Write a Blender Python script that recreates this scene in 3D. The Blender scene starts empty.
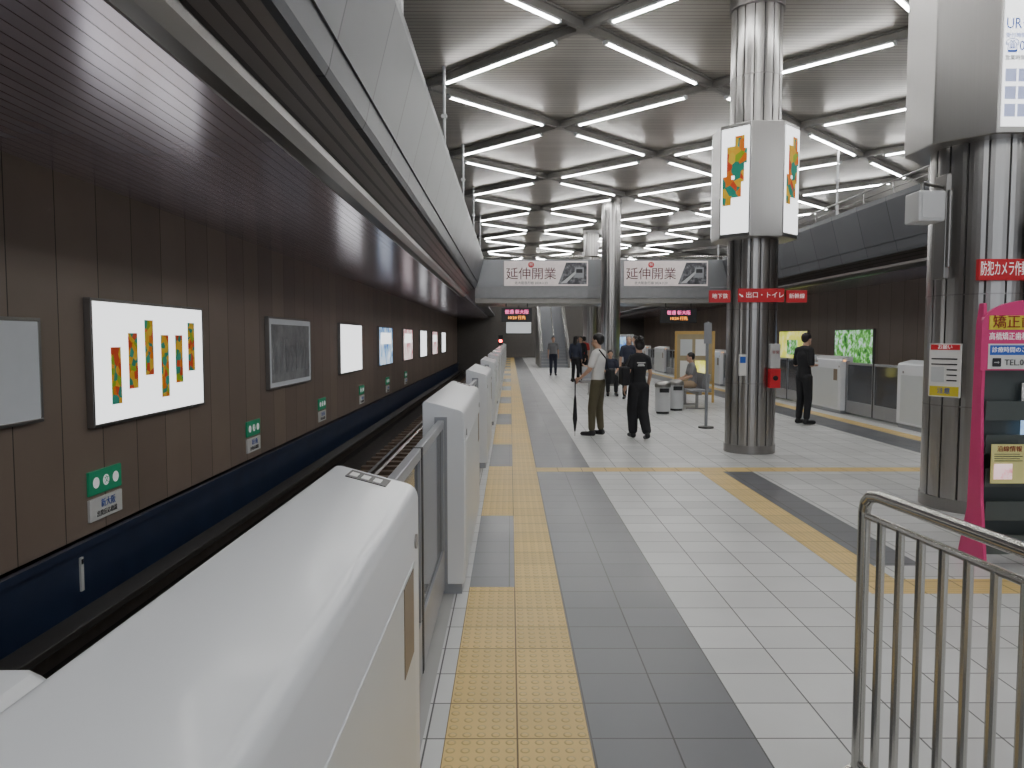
import bpy, bmesh, math, random
from mathutils import Vector, Matrix
random.seed(7)
S=bpy.context.scene
COL=S.collection
# ------------------------------------------------------------------ materials
def nt(name):
    m=bpy.data.materials.new(name); m.use_nodes=True
    t=m.node_tree; b=t.nodes['Principled BSDF']; return m,t,b
def N(t,typ,**k):
    n=t.nodes.new(typ)
    for a,v in k.items(): setattr(n,a,v)
    return n
def M(t,op,a,b=None,c=None):
    n=t.nodes.new('ShaderNodeMath'); n.operation=op
    for i,x in enumerate((a,b,c)):
        if x is None: continue
        if isinstance(x,(int,float)): n.inputs[i].default_value=x
        else: t.links.new(x,n.inputs[i])
    return n.outputs[0]
def xyz(t):
    tc=N(t,'ShaderNodeTexCoord'); s=N(t,'ShaderNodeSeparateXYZ')
    t.links.new(tc.outputs['Object'],s.inputs[0]); return tc.outputs['Object'],s.outputs
def mixc(t,f,a,b):
    n=N(t,'ShaderNodeMix',data_type='RGBA')
    if isinstance(f,(int,float)): n.inputs[0].default_value=f
    else: t.links.new(f,n.inputs[0])
    for i,x in ((6,a),(7,b)):
        if isinstance(x,tuple): n.inputs[i].default_value=(*x[:3],1)
        else: t.links.new(x,n.inputs[i])
    return n.outputs[2]
def sc(c,k): return tuple(min(1,x*k) for x in c)
def pmat(name,col,rough=.5,metal=0,var=.12,ns=6,emis=0,stretch=(1,1,1),bump=0,coat=0):
    m,t,b=nt(name)
    tc=N(t,'ShaderNodeTexCoord'); mp=N(t,'ShaderNodeMapping'); mp.inputs['Scale'].default_value=stretch
    t.links.new(tc.outputs['Object'],mp.inputs[0])
    nz=N(t,'ShaderNodeTexNoise'); nz.inputs['Scale'].default_value=ns
    t.links.new(mp.outputs[0],nz.inputs['Vector'])
    c=mixc(t,nz.outputs[0],sc(col,1-var),sc(col,1+var))
    t.links.new(c,b.inputs['Base Color'])
    b.inputs['Roughness'].default_value=rough; b.inputs['Metallic'].default_value=metal
    if coat: b.inputs['Coat Weight'].default_value=coat; b.inputs['Coat Roughness'].default_value=.1
    if emis:
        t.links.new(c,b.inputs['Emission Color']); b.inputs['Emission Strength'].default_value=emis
    if bump:
        bp=N(t,'ShaderNodeBump'); bp.inputs['Strength'].default_value=bump; bp.inputs['Distance'].default_value=.01
        t.links.new(nz.outputs[0],bp.inputs['Height']); t.links.new(bp.outputs[0],b.inputs['Normal'])
    return m
def tilemat(name,col,w,h,ox=0,oy=0,mortar=(.12,.12,.12),ms=.004,rough=.4,dots=None,var=.08):
    m,t,b=nt(name)
    tc=N(t,'ShaderNodeTexCoord'); mp=N(t,'ShaderNodeMapping'); mp.inputs['Location'].default_value=(-ox,-oy,0)
    t.links.new(tc.outputs['Object'],mp.inputs[0])
    br=N(t,'ShaderNodeTexBrick'); br.offset=0; br.squash=1
    for k,v in (('Scale',1),('Mortar Size',ms),('Mortar Smooth',.1),('Bias',0),('Brick Width',w),('Row Height',h)): br.inputs[k].default_value=v
    br.inputs['Color1'].default_value=(*sc(col,1-var),1); br.inputs['Color2'].default_value=(*sc(col,1+var),1); br.inputs['Mortar'].default_value=(*mortar,1)
    t.links.new(mp.outputs[0],br.inputs['Vector'])
    nz=N(t,'ShaderNodeTexNoise'); nz.inputs['Scale'].default_value=1.3; nz.inputs['Detail'].default_value=6
    t.links.new(tc.outputs['Object'],nz.inputs['Vector'])
    f=M(t,'MULTIPLY_ADD',nz.outputs[0],.4,.8)
    mm=N(t,'ShaderNodeMix',data_type='RGBA',blend_type='MULTIPLY'); mm.inputs[0].default_value=1
    t.links.new(br.outputs[0],mm.inputs[6]); 
    cb=N(t,'ShaderNodeCombineColor')
    for i in range(3): t.links.new(f,cb.inputs[i])
    t.links.new(cb.outputs[0],mm.inputs[7])
    out=mm.outputs[2]
    height=M(t,'MULTIPLY',br.outputs['Fac'],-.5)
    if dots:
        s=N(t,'ShaderNodeSeparateXYZ'); t.links.new(mp.outputs[0],s.inputs[0])
        if dots=='dot':
            fx=M(t,'SUBTRACT',M(t,'FRACT',M(t,'DIVIDE',s.outputs[0],.06)),.5)
            fy=M(t,'SUBTRACT',M(t,'FRACT',M(t,'DIVIDE',s.outputs[1],.06)),.5)
            d=M(t,'SQRT',M(t,'ADD',M(t,'MULTIPLY',fx,fx),M(t,'MULTIPLY',fy,fy)))
        else:
            k=0 if dots=='barx' else 1
            fy=M(t,'SUBTRACT',M(t,'FRACT',M(t,'DIVIDE',s.outputs[1-k],.075)),.5)
            d=M(t,'MULTIPLY',M(t,'ABSOLUTE',fy),1.2)
        mr=N(t,'ShaderNodeMapRange'); mr.inputs[1].default_value=.18; mr.inputs[2].default_value=.3; mr.inputs[3].default_value=1; mr.inputs[4].default_value=0
        t.links.new(d,mr.inputs[0])
        height=M(t,'ADD',height,mr.outputs[0])
        ring=M(t,'MULTIPLY',M(t,'LESS_THAN',M(t,'ABSOLUTE',M(t,'SUBTRACT',d,.27)),.06),.5)
        out=mixc(t,ring,out,sc(col,.5))
    bp=N(t,'ShaderNodeBump'); bp.inputs['Strength'].default_value=.6; bp.inputs['Distance'].default_value=.004
    t.links.new(height,bp.inputs['Height']); t.links.new(bp.outputs[0],b.inputs['Normal'])
    t.links.new(out,b.inputs['Base Color'])
    r=M(t,'MULTIPLY_ADD',nz.outputs[0],.25,rough-.12); t.links.new(r,b.inputs['Roughness'])
    return m
def slatmat(name,col,axis,sp,rough=.35,metal=.7,dark=.3,w=.1,pvar=0,bump=.5,nv=.4,spec=.5):
    m,t,b=nt(name); o,s=xyz(t)
    q=M(t,'DIVIDE',s[axis],sp); fr=M(t,'FRACT',q)
    ln=M(t,'LESS_THAN',fr,w)
    wn=N(t,'ShaderNodeTexWhiteNoise',noise_dimensions='1D'); t.links.new(M(t,'FLOOR',q),wn.inputs['W'])
    nz=N(t,'ShaderNodeTexNoise'); nz.inputs['Scale'].default_value=1.5; nz.inputs['Detail'].default_value=5; t.links.new(o,nz.inputs['Vector'])
    f=M(t,'ADD',M(t,'MULTIPLY',wn.outputs['Value'],pvar),M(t,'MULTIPLY',nz.outputs[0],nv))
    base=mixc(t,f,sc(col,.8),sc(col,1.35))
    c=mixc(t,ln,base,sc(col,dark)); t.links.new(c,b.inputs['Base Color'])
    b.inputs['Roughness'].default_value=rough; b.inputs['Metallic'].default_value=metal; b.inputs['Specular IOR Level'].default_value=spec
    if bump:
        bp=N(t,'ShaderNodeBump'); bp.inputs['Strength'].default_value=bump; bp.inputs['Distance'].default_value=.01
        t.links.new(M(t,'SUBTRACT',1,ln),bp.inputs['Height']); t.links.new(bp.outputs[0],b.inputs['Normal'])
    return m
def emat(name,col,st): 
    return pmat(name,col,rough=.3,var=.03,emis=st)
def mosaic(name,st,scale=9):
    m,t,b=nt(name); tc=N(t,'ShaderNodeTexCoord')
    v=N(t,'ShaderNodeTexVoronoi'); v.inputs['Scale'].default_value=scale; t.links.new(tc.outputs['Object'],v.inputs['Vector'])
    s=N(t,'ShaderNodeSeparateColor'); t.links.new(v.outputs['Color'],s.inputs[0])
    r=N(t,'ShaderNodeValToRGB'); r.color_ramp.interpolation='CONSTANT'
    cols=[(.6,.15,.005),(.6,.32,.01),(.01,.2,.14),(.22,.33,.01),(.6,.38,.02),(.5,.05,.01),(.02,.25,.18)]
    e=r.color_ramp.elements
    e[0].color=(*cols[0],1); e[0].position=0; e[1].position=1/7; e[1].color=(*cols[1],1)
    for i in range(2,7):
        x=e.new(i/7); x.color=(*cols[i],1)
    t.links.new(s.outputs[0],r.inputs[0]); t.links.new(r.outputs[0],b.inputs['Base Color']); t.links.new(r.outputs[0],b.inputs['Emission Color'])
    b.inputs['Emission Strength'].default_value=st; b.inputs['Roughness'].default_value=.6
    return m
def stainless(name,col=(.5,.49,.47),rough=.3):
    m,t,b=nt(name); tc=N(t,'ShaderNodeTexCoord'); mp=N(t,'ShaderNodeMapping'); mp.inputs['Scale'].default_value=(40,40,.3)
    t.links.new(tc.outputs['Object'],mp.inputs[0]); nz=N(t,'ShaderNodeTexNoise'); nz.inputs['Scale'].default_value=3; nz.inputs['Detail'].default_value=2
    t.links.new(mp.outputs[0],nz.inputs['Vector'])
    t.links.new(mixc(t,nz.outputs[0],sc(col,.94),sc(col,1.05)),b.inputs['Base Color'])
    b.inputs['Metallic'].default_value=1
    t.links.new(M(t,'MULTIPLY_ADD',nz.outputs[0],.05,rough-.03),b.inputs['Roughness'])
    return m
WHITEG=pmat('gate_white',(.74,.76,.79),.28,0,.02,2,coat=.15)
CREAM=pmat('gate_panel_cream',(.62,.65,.66),.32,0,.03,3)
GREYP=pmat('grey_paint',(.3,.31,.33),.35,.2,.06)
LGREY=pmat('light_grey_paint',(.55,.56,.57),.4,0,.05)
DARKM=pmat('dark_metal',(.06,.057,.055),.45,.3,.15)
BLACK=pmat('black_plastic',(.012,.012,.014),.4,0,.2)
GLASSY=pmat('tinted_pane',(.06,.065,.075),.07,.1,.06)
STEEL=stainless('brushed_stainless',(.41,.4,.39),.31)
STEELD=stainless('brushed_stainless_dark',(.32,.31,.3),.34)
STEELB=stainless('railing_steel',(.5,.49,.46),.24)
SILV=slatmat('parapet_silver',(.1,.105,.115),1,1.325,.42,0,.3,.02,.3,0,.3,.12)
BRID=slatmat('bridge_silver',(.26,.265,.28),0,1.2,.35,.4,.3,.012,.0,0,.2)
WALLM=slatmat('brown_wall_panels',(.28,.22,.178),1,.75,.38,.2,.2,.02,.5)
TCEIL=slatmat('dark_purple_slats',(.68,.6,.69),0,.11,.2,.6,.25,.1,.3,.15)
HCEIL=slatmat('ceiling_slats',(.42,.395,.36),1,.12,.33,.35,.35,.14,.3,.2)
FASC=slatmat('dark_fascia_slats',(.15,.13,.125),2,.06,.35,.6,.25,.25,.2,.3)
BEAM=pmat('beam_grey',(.27,.26,.245),.4,.3,.15)
BLUE=pmat('blue_trough',(.022,.036,.08),.4,0,.3,2)
TRACK=pmat('track_concrete',(.06,.052,.048),.9,0,.3,8)
RAILM=pmat('rail_steel',(.22,.2,.18),.35,.9,.2)
SLEEP=pmat('sleeper_brown',(.2,.145,.11),.8,0,.25)
TUBE=emat('tube_glow',(1,.99,.96),46)
LBOX=emat('lightbox_white',(.95,.97,1),1.8)
LBOXD=emat('lightbox_dim',(.6,.63,.66),.12)
LBOXM=emat('lightbox_medium',(.75,.78,.8),.6)
RED=pmat('sign_red',(.5,.018,.028),.4,0,.06,emis=.1)
WHITE=pmat('sign_white',(.8,.8,.78),.45,0,.04)
YELL=pmat('sign_yellow',(.75,.62,.05),.45,0,.06)
PYEL=pmat('pale_yellow_paper',(.8,.75,.3),.5,0,.06)
GREEN=pmat('sign_green',(.02,.32,.16),.45,0,.06,emis=.1)
MAG=pmat('magenta_panel',(.68,.04,.2),.35,0,.06)
DRED=pmat('text_dark_red',(.28,.008,.015),.5)
TXTB=pmat('text_black',(.02,.02,.025),.5)
TXTW=pmat('text_white',(.85,.85,.85),.5,emis=.3)
TXTBL=pmat('text_blue',(.03,.12,.55),.5)
MOS=mosaic('mosaic_print',.35,12)
MOSB=mosaic('mosaic_print_large',.4,9)
BROWN=pmat('brown_sticker',(.2,.15,.1),.4)
POCK=pmat('rack_green_grey',(.08,.095,.092),.4,0,.1)
ORNG=emat('led_orange',(1,.35,.05),3)
MAGL=emat('led_magenta',(1,.15,.4),2.5)
REDL=emat('signal_red',(1,.02,.02),25)
def landscape(name,c1,c2,c3,st,scale=5,lo=.38,hi=.62):
    m,t,b=nt(name); tc=N(t,'ShaderNodeTexCoord'); nz=N(t,'ShaderNodeTexNoise'); nz.inputs['Scale'].default_value=scale; nz.inputs['Detail'].default_value=10; nz.inputs['Roughness'].default_value=.7
    t.links.new(tc.outputs['Object'],nz.inputs['Vector']); r=N(t,'ShaderNodeValToRGB'); e=r.color_ramp.elements
    e[0].position=lo; e[0].color=(*c1,1); e[1].position=hi; e[1].color=(*c3,1); x=e.new(.5); x.color=(*c2,1)
    t.links.new(nz.outputs[0],r.inputs[0]); t.links.new(r.outputs[0],b.inputs['Base Color']); t.links.new(r.outputs[0],b.inputs['Emission Color']); b.inputs['Emission Strength'].default_value=st
    return m
GREENAD=landscape('green_photo',(.01,.08,.02),(.12,.4,.06),(.6,.8,.75),1.0)
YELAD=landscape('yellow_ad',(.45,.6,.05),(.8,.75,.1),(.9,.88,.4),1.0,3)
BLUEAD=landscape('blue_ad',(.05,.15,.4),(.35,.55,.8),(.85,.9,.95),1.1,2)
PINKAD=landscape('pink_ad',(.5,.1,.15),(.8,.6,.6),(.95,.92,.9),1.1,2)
MONO=landscape('mono_photo',(.12,.12,.125),(.2,.205,.21),(.3,.31,.32),.1,2.0,.3,.7)
TRAINP=landscape('train_photo',(.02,.02,.025),(.07,.07,.08),(.25,.25,.27),.1,4)
WOODY=pmat('yellow_wood',(.55,.36,.12),.45,0,.1,stretch=(1,1,8))
# ------------------------------------------------------------------ mesh builder
class MB:
    def __init__(s): s.v=[];s.f=[];s.m=[]
    def add(s,vs,fs,m=0):
        o=len(s.v); s.v+= [tuple(v) for v in vs]; s.f+=[tuple(i+o for i in f) for f in fs]; s.m+=[m]*len(fs); return s
    def box(s,x0,x1,y0,y1,z0,z1,m=0,rot=0,piv=None):
        vs=[Vector((x,y,z)) for x in (x0,x1) for y in (y0,y1) for z in (z0,z1)]
        if rot:
            p=Vector(piv) if piv else Vector(((x0+x1)/2,(y0+y1)/2,0)); R=Matrix.Rotation(rot,3,'Z')
            vs=[R@(v-p)+p for v in vs]
        return s.add(vs,[(0,1,3,2),(4,6,7,5),(0,4,5,1),(2,3,7,6),(0,2,6,4),(1,5,7,3)],m)
    def prism(s,poly,ax,a0,a1,m=0):
        def P(p,a):
            return (p[0],a,p[1]) if ax=='y' else ((a,p[0],p[1]) if ax=='x' else (p[0],p[1],a))
        n=len(poly); vs=[P(p,a0) for p in poly]+[P(p,a1) for p in poly]
        fs=[(i,(i+1)%n,n+(i+1)%n,n+i) for i in range(n)]+[tuple(range(n))[::-1],tuple(range(n,2*n))]
        return s.add(vs,fs,m)
    def cyl(s,p0,p1,r,n=12,m=0,r2=None,ry=1,caps=True):
        p0=Vector(p0);p1=Vector(p1);d=(p1-p0).normalized()
        a=Vector((1,0,0)) if abs(d.x)<.8 else Vector((0,1,0))
        u=(a-d*a.dot(d)).normalized(); w=d.cross(u); r2=r if r2 is None else r2
        vs=[]
        for p,q in ((p0,r),(p1,r2)):
            for i in range(n):
                t=2*math.pi*i/n; vs.append(p+u*q*math.cos(t)+w*q*ry*math.sin(t))
        fs=[(i,(i+1)%n,n+(i+1)%n,n+i) for i in range(n)]
        if caps: fs+=[tuple(range(n))[::-1],tuple(range(n,2*n))]
        return s.add(vs,fs,m)
    def pipe(s,pts,r,n=10,m=0):
        for a,b in zip(pts,pts[1:]): s.cyl(a,b,r,n,m)
        for p in pts[1:-1]: s.ell(p,(r,r,r),m,8,5)
        return s
    def ell(s,c,r,m=0,n=16,k=10):
        c=Vector(c); vs=[c+Vector((0,0,r[2]))]
        for j in range(1,k):
            ph=math.pi*j/k
            for i in range(n):
                t=2*math.pi*i/n; vs.append(c+Vector((r[0]*math.sin(ph)*math.cos(t),r[1]*math.sin(ph)*math.sin(t),r[2]*math.cos(ph))))
        vs.append(c-Vector((0,0,r[2]))); L=len(vs)-1
        fs=[(0,1+i,1+(i+1)%n) for i in range(n)]
        for j in range(k-2):
            a=1+j*n; fs+=[(a+i,a+n+i,a+n+(i+1)%n,a+(i+1)%n) for i in range(n)]
        a=1+(k-2)*n; fs+=[(a+i,L,a+(i+1)%n) for i in range(n)]
        return s.add(vs,fs,m)
    def quad(s,p,m=0): return s.add(p,[tuple(range(len(p)))],m)
    def mesh(s,name):
        me=bpy.data.meshes.new(name); me.from_pydata(s.v,[],s.f); 
        for i,p in enumerate(me.polygons): p.material_index=s.m[i]
        bm=bmesh.new(); bm.from_mesh(me); bmesh.ops.recalc_face_normals(bm,faces=bm.faces); bm.to_mesh(me); bm.free()
        return me
    def obj(s,name,mats,parent=None,loc=(0,0,0),rot=0,smooth=False,bevel=0,**p):
        me=s.mesh(name)
        for m in (mats if isinstance(mats,list) else [mats]): me.materials.append(m)
        return put(name,me,parent,loc,rot,smooth,bevel,**p)
def put(name,me,parent=None,loc=(0,0,0),rot=0,smooth=False,bevel=0,**p):
    o=bpy.data.objects.new(name,me); COL.objects.link(o); o.location=loc
    if not isinstance(rot,(int,float)): o.rotation_euler=rot
    else: o.rotation_euler=(0,0,rot)
    if parent: o.parent=parent
    if smooth and me:
        for q in me.polygons: q.use_smooth=True
        try: me.set_sharp_from_angle(angle=math.radians(35))
        except Exception: pass
    if bevel:
        b=o.modifiers.new('b','BEVEL'); b.width=bevel; b.segments=2; b.limit_method='ANGLE'
    for k,v in p.items(): o[k]=v
    return o
def root(name,loc=(0,0,0),rot=0,**p): return put(name,None,None,loc,rot,**p)
def struct(mb,name,mats,**k): return mb.obj(name,mats,kind='structure',**k)
def text(body,parent,loc,rot,size,mat,name='lettering',align='CENTER',sx=1):
    cu=bpy.data.curves.new('t','FONT'); cu.body=body; cu.size=size; cu.align_x=align; cu.align_y='CENTER'; cu.extrude=.001; cu.resolution_u=2
    o=bpy.data.objects.new('t',cu); COL.objects.link(o); bpy.context.view_layer.update()
    me=bpy.data.meshes.new_from_object(o.evaluated_get(bpy.context.evaluated_depsgraph_get()))
    bpy.data.objects.remove(o); me.materials.clear(); me.materials.append(mat)
    if sx!=1:
        for v in me.vertices: v.co.x*=sx
    r=put(name,me,parent,loc,rot); return r
def clone(r,loc,rot=None,children=True):
    n=r.copy(); COL.objects.link(n); n.location=loc
    if rot is not None: n.rotation_euler=(0,0,rot)
    for c in list(r.children):
        d=c.copy(); COL.objects.link(d); d.parent=n
        for e in list(c.children):
            g=e.copy(); COL.objects.link(g); g.parent=d
    return n
FACE=(math.pi/2,0,0); FACEX=(math.pi/2,0,math.pi/2); FACENX=(math.pi/2,0,-math.pi/2)
# ------------------------------------------------------------------ camera
cam=bpy.data.cameras.new('camera'); cam.lens=750/1024*36; cam.sensor_width=36; cam.clip_start=.02
co=bpy.data.objects.new('camera',cam); COL.objects.link(co); co.location=(0,0,1.65); co.rotation_euler=(math.radians(86.5),0,math.radians(-.15)); S.camera=co
w=bpy.data.worlds.new('w'); S.world=w; w.use_nodes=True; w.node_tree.nodes['Background'].inputs[0].default_value=(.8,.85,.92,1); w.node_tree.nodes['Background'].inputs[1].default_value=1.1
# ------------------------------------------------------------------ floor
YF=64
GX=-.29   # gate face
F_W=tilemat('floor_white_tile',(.66,.665,.66),.34,.3,1.015,0,mortar=(.1,.1,.1),ms=.004,rough=.36)
F_G=tilemat('floor_grey_tile',(.125,.13,.145),.34,.3,1.015,0,mortar=(.03,.03,.03),ms=.004,rough=.36)
F_Y=tilemat('tactile_dots',(.78,.56,.21),.3,.3,-.27,0,mortar=(.2,.13,.05),ms=.004,rough=.5,dots='dot',var=.06)
F_BX=tilemat('tactile_bars_across',(.78,.56,.21),.3,.3,0,9.2,mortar=(.2,.13,.05),ms=.004,rough=.5,dots='barx',var=.06)
F_BY=tilemat('tactile_bars_along',(.78,.56,.21),.3,.3,2.34,0,mortar=(.2,.13,.05),ms=.004,rough=.5,dots='bary',var=.06)
F_L=pmat('platform_edge_concrete',(.42,.42,.41),.5,0,.08,3)
xs=sorted({-.75,-.36,-.27,.03,.33,1.015,2.0,2.34,2.64,3.0,5.9,6.58,6.88,7.18,7.75})
ys={-6,YF,4.75,5.05,9.2,9.5,5.35}
k=-2
while 4.7*k<YF:
    a=.04+4.7*k; 
    for q in (a+.15,a+2.3-.15): 
        if -6<q<YF: ys.add(round(q,3))
    k+=1
ys=sorted(ys)
fb=MB()
def zone(x,y):
    ph=((y-.04)%4.7); door=not(.15<ph<2.15)
    if x<-.36 or x>7.18: return 5
    if x<-.27: return 0
    if x<.03: return 2 if door else 1
    if x<.33: return 2
    if 9.2<y<9.5 and x<6.6: return 3
    if x<1.015: return 1
    if 2.34<x<2.64 and 5.05<y<9.2: return 4
    if 4.75<y<5.05 and x>2.34: return 3
    if 2.64<x<3.0 and 5.35<y<9.2: return 1
    if 5.9<x<6.58: return 1
    if 6.58<x<6.88: return 2
    return 0
for i in range(len(xs)-1):
    for j in range(len(ys)-1):
        x0,x1,y0,y1=xs[i],xs[i+1],ys[j],ys[j+1]
        fb.quad([(x0,y0,0),(x1,y0,0),(x1,y1,0),(x0,y1,0)],zone((x0+x1)/2,(y0+y1)/2))
fb.box(-.75,7.75,-6,YF,-1.45,-.01,6)
struct(fb,'floor',[F_W,F_G,F_Y,F_BX,F_BY,F_L,DARKM])
for sx,nm in ((1,'a'),(-1,'b')):
    X=lambda x: x if sx==1 else 6.9-x
    b=MB(); b.box(min(X(-4.6),X(-.75)),max(X(-4.6),X(-.75)),-6,YF,-1.6,-1.45)
    struct(b,'floor',[TRACK])
    b=MB(); b.box(min(X(-4.5),X(-4.7)),max(X(-4.5),X(-4.7)),-6,YF,-.44,3.32)
    struct(b,'wall_left' if sx==1 else 'wall_right',[WALLM])
    b=MB(); b.box(min(X(-4.42),X(-4.7)),max(X(-4.42),X(-4.7)),-6,YF,-1.45,-.44)
    b.box(min(X(-4.36),X(-4.5)),max(X(-4.36),X(-4.5)),-6,YF,-.52,-.44)
    struct(b,'baseboard_left' if sx==1 else 'baseboard_right',[BLUE])
    b=MB(); b.box(min(X(-4.7),X(-1.8)),max(X(-4.7),X(-1.8)),-6,YF,3.3,3.5)
    struct(b,'ceiling',[TCEIL])
    b=MB(); b.prism([(X(-1.9),3.3),(X(-1.87),3.2),(X(-1.8),3.16),(X(-1.7),3.17),(X(-1.63),3.24),(X(-1.62),3.36),(X(-1.9),3.36)],'y',-6,28)
    struct(b,'trim_1' if sx==1 else 'trim_2',[STEELD],smooth=True)
    b=MB(); b.prism([(X(-1.62),3.3),(X(-1.32),3.5),(X(-1.32),3.6),(X(-1.62),3.6)],'y',-6,28)
    struct(b,'trim_3' if sx==1 else 'trim_4',[FASC])
    b=MB(); b.prism([(X(-1.34),3.46),(X(-1.28),3.46),(X(-1.25),3.52),(X(-1.21),3.7),(X(-1.19),3.7),(X(-.98),4.52),(X(-.98),4.62),(X(-1.1),4.62),(X(-1.4),3.6)],'y',-6,28)
    struct(b,'trim_5' if sx==1 else 'trim_6',[SILV])
    b=MB(); b.box(min(X(-7),X(-1.3)),max(X(-7),X(-1.3)),-6,YF,3.52,3.6); 
    struct(b,'ceiling',[GREYP])
    b=MB(); b.box(min(X(-7),X(-7.2)),max(X(-7),X(-7.2)),-6,YF,3.6,6.45)
    struct(b,'wall_left' if sx==1 else 'wall_right',[LGREY])
    b=MB(); 
    y=-4
    while y<60:
        b.box(min(X(-3.5),X(-1)),max(X(-3.5),X(-1)),y,y+.22,-1.45,-1.36); y+=.65
    b.obj('track_sleepers',[SLEEP],kind='stuff',label='brown railway sleepers on the dark track bed',category='sleepers')
    for xr in (-3.0,-1.56):
        b=MB(); b.prism([(X(xr-.07),-1.36),(X(xr+.07),-1.36),(X(xr+.02),-1.32),(X(xr+.02),-1.25),(X(xr+.036),-1.24),(X(xr+.036),-1.2),(X(xr-.036),-1.2),(X(xr-.036),-1.24),(X(xr-.02),-1.25),(X(xr-.02),-1.32)],'y',-6,YF)
        b.obj('running_rail',[RAILM],label='steel running rail on sleepers beside the platform',category='rail',group='running rails')
    r=root('third_rail',(X(-4.0),0,-1.45),label='third rail with dark protective cover beside the wall',category='third rail')
    b=MB(); b.box(-.13,.13,-6,YF,.42,.5); b.box(-.13,-.1,-6,YF,0,.42); b.obj('cover',[DARKM],r,bevel=.01)
    b=MB(); b.box(-.03,.03,-6,YF,.24,.36); b.obj('conductor',[RAILM],r)
# hall ceiling
ZC=6.42
b=MB(); b.box(-7.2,14.1,-6,YF,ZC,ZC+.2); struct(b,'ceiling',[HCEIL])
s=2.65
b=MB()
def nodeY(j): return 11.6+s*j
J0,J1=-6,19
arms=[]
for i in range(-2,5):
    for j in range(J0,J1):
        if (i+j)%2==0: a=(1.1+s*i,nodeY(j)); c=(1.1+s*(i+1),nodeY(j+1))
        else: a=(1.1+s*i,nodeY(j+1)); c=(1.1+s*(i+1),nodeY(j))
        arms.append((a,c,i,j))
for a,c,i,j in arms:
    ax,ay=a;cx,cy=c; dx,dy=cx-ax,cy-ay; L=math.hypot(dx,dy); nx,ny=-dy/L*.045,dx/L*.045
    b.prism([(ax+nx,ay+ny),(cx+nx,cy+ny),(cx-nx,cy-ny),(ax-nx,ay-ny)],'z',6.28,ZC)
    nx*=2;ny*=2
    b.prism([(ax+nx,ay+ny),(cx+nx,cy+ny),(cx-nx,cy-ny),(ax-nx,ay-ny)],'z',6.39,ZC-.01)
for i in range(-2,6):
    for j in range(J0,J1+1):
        if (i+j)%2==0: b.box(1.1+s*i-.1,1.1+s*i+.1,nodeY(j)-.1,nodeY(j)+.1,6.265,6.3,0,0)
struct(b,'trim_7',[BEAM])
# lights
lr=root('fluorescent_light',(0,0,6.28),label='white fluorescent tube fixture mounted under the diagonal ceiling beam',category='ceiling light',group='ceiling tube lights')
b=MB(); b.box(-1.32,1.32,-.04,.04,-.03,0.005); b.box(-1.34,-1.3,-.04,.04,-.06,0); b.box(1.3,1.34,-.04,.04,-.06,0); b.obj('housing',[LGREY],lr)
b=MB(); b.box(-1.3,1.3,-.016,.016,-.058,-.031); b.obj('tube',[TUBE],lr)
first=True
for a,c,i,j in arms:
    if not(-1<=i<=3) or (i==3 and j>8): continue
    ax,ay=a;cx,cy=c; ang=math.atan2(cy-ay,cx-ax)
    loc=((ax+cx)/2,(ay+cy)/2,6.28)
    if math.hypot(loc[0]-4.58,loc[1]-7.3)<1.0: continue
    if first: lr.location=loc; lr.rotation_euler=(0,0,ang); first=False
    else: clone(lr,loc,ang)
b=MB(); b.box(-7.2,14.1,YF,YF+.2,-1.6,6.6); struct(b,'wall_back',[pmat('end_wall',(.12,.11,.1),.6)])
# ------------------------------------------------------------------ parapet railings + pipes
r=root('parapet_railing',(7.98,0,4.62),label='grey pipe railing standing on the silver mezzanine parapet',category='railing')
b=MB(); b.cyl((0,-5,.3),(0,28,.3),.022,10); b.cyl((0,-5,.15),(0,28,.15),.01,8); b.obj('handrail',[STEELD],r,smooth=True)
y=-4
while y<28:
    b=MB(); b.cyl((0,y,0),(0,y,.3),.015,8); b.obj('post',[STEELD],r,smooth=True); y+=1.32
for k in range(0,9,2):
    for xx in (-1.16,8.1):
        y=8.2+s*k
        r=root('ceiling_pipe',(xx,y,4.62),label='thin white vertical pipe between parapet and ceiling',category='pipe',group='vertical pipes on the parapet')
        b=MB(); b.cyl((0,0,0),(0,0,ZC-4.62),.028,10); b.obj('pipe',[LGREY],r,smooth=True)
        b=MB(); b.box(-.06,.06,-.06,.06,0,.06); b.obj('foot',[LGREY],r)
        b=MB(); b.box(-.05,.05,-.05,.05,.9,.96); b.obj('clamp',[LGREY],r)
SG=emat('strip_glow',(1,.97,.9),12)
for k in range(5):
    y=10+4.2*k
    r=root('wall_lamp',(13.75,y,5.1),label='white strip lamp on the upper level wall',category='wall lamp',group='upper level strip lamps')
    b=MB(); b.box(0,.15,-1.0,1.0,-.06,.06); b.obj('housing',[LGREY],r)
    b=MB(); b.box(-.04,0,-.95,.95,-.03,.03); b.obj('tube',[SG],r)
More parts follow.
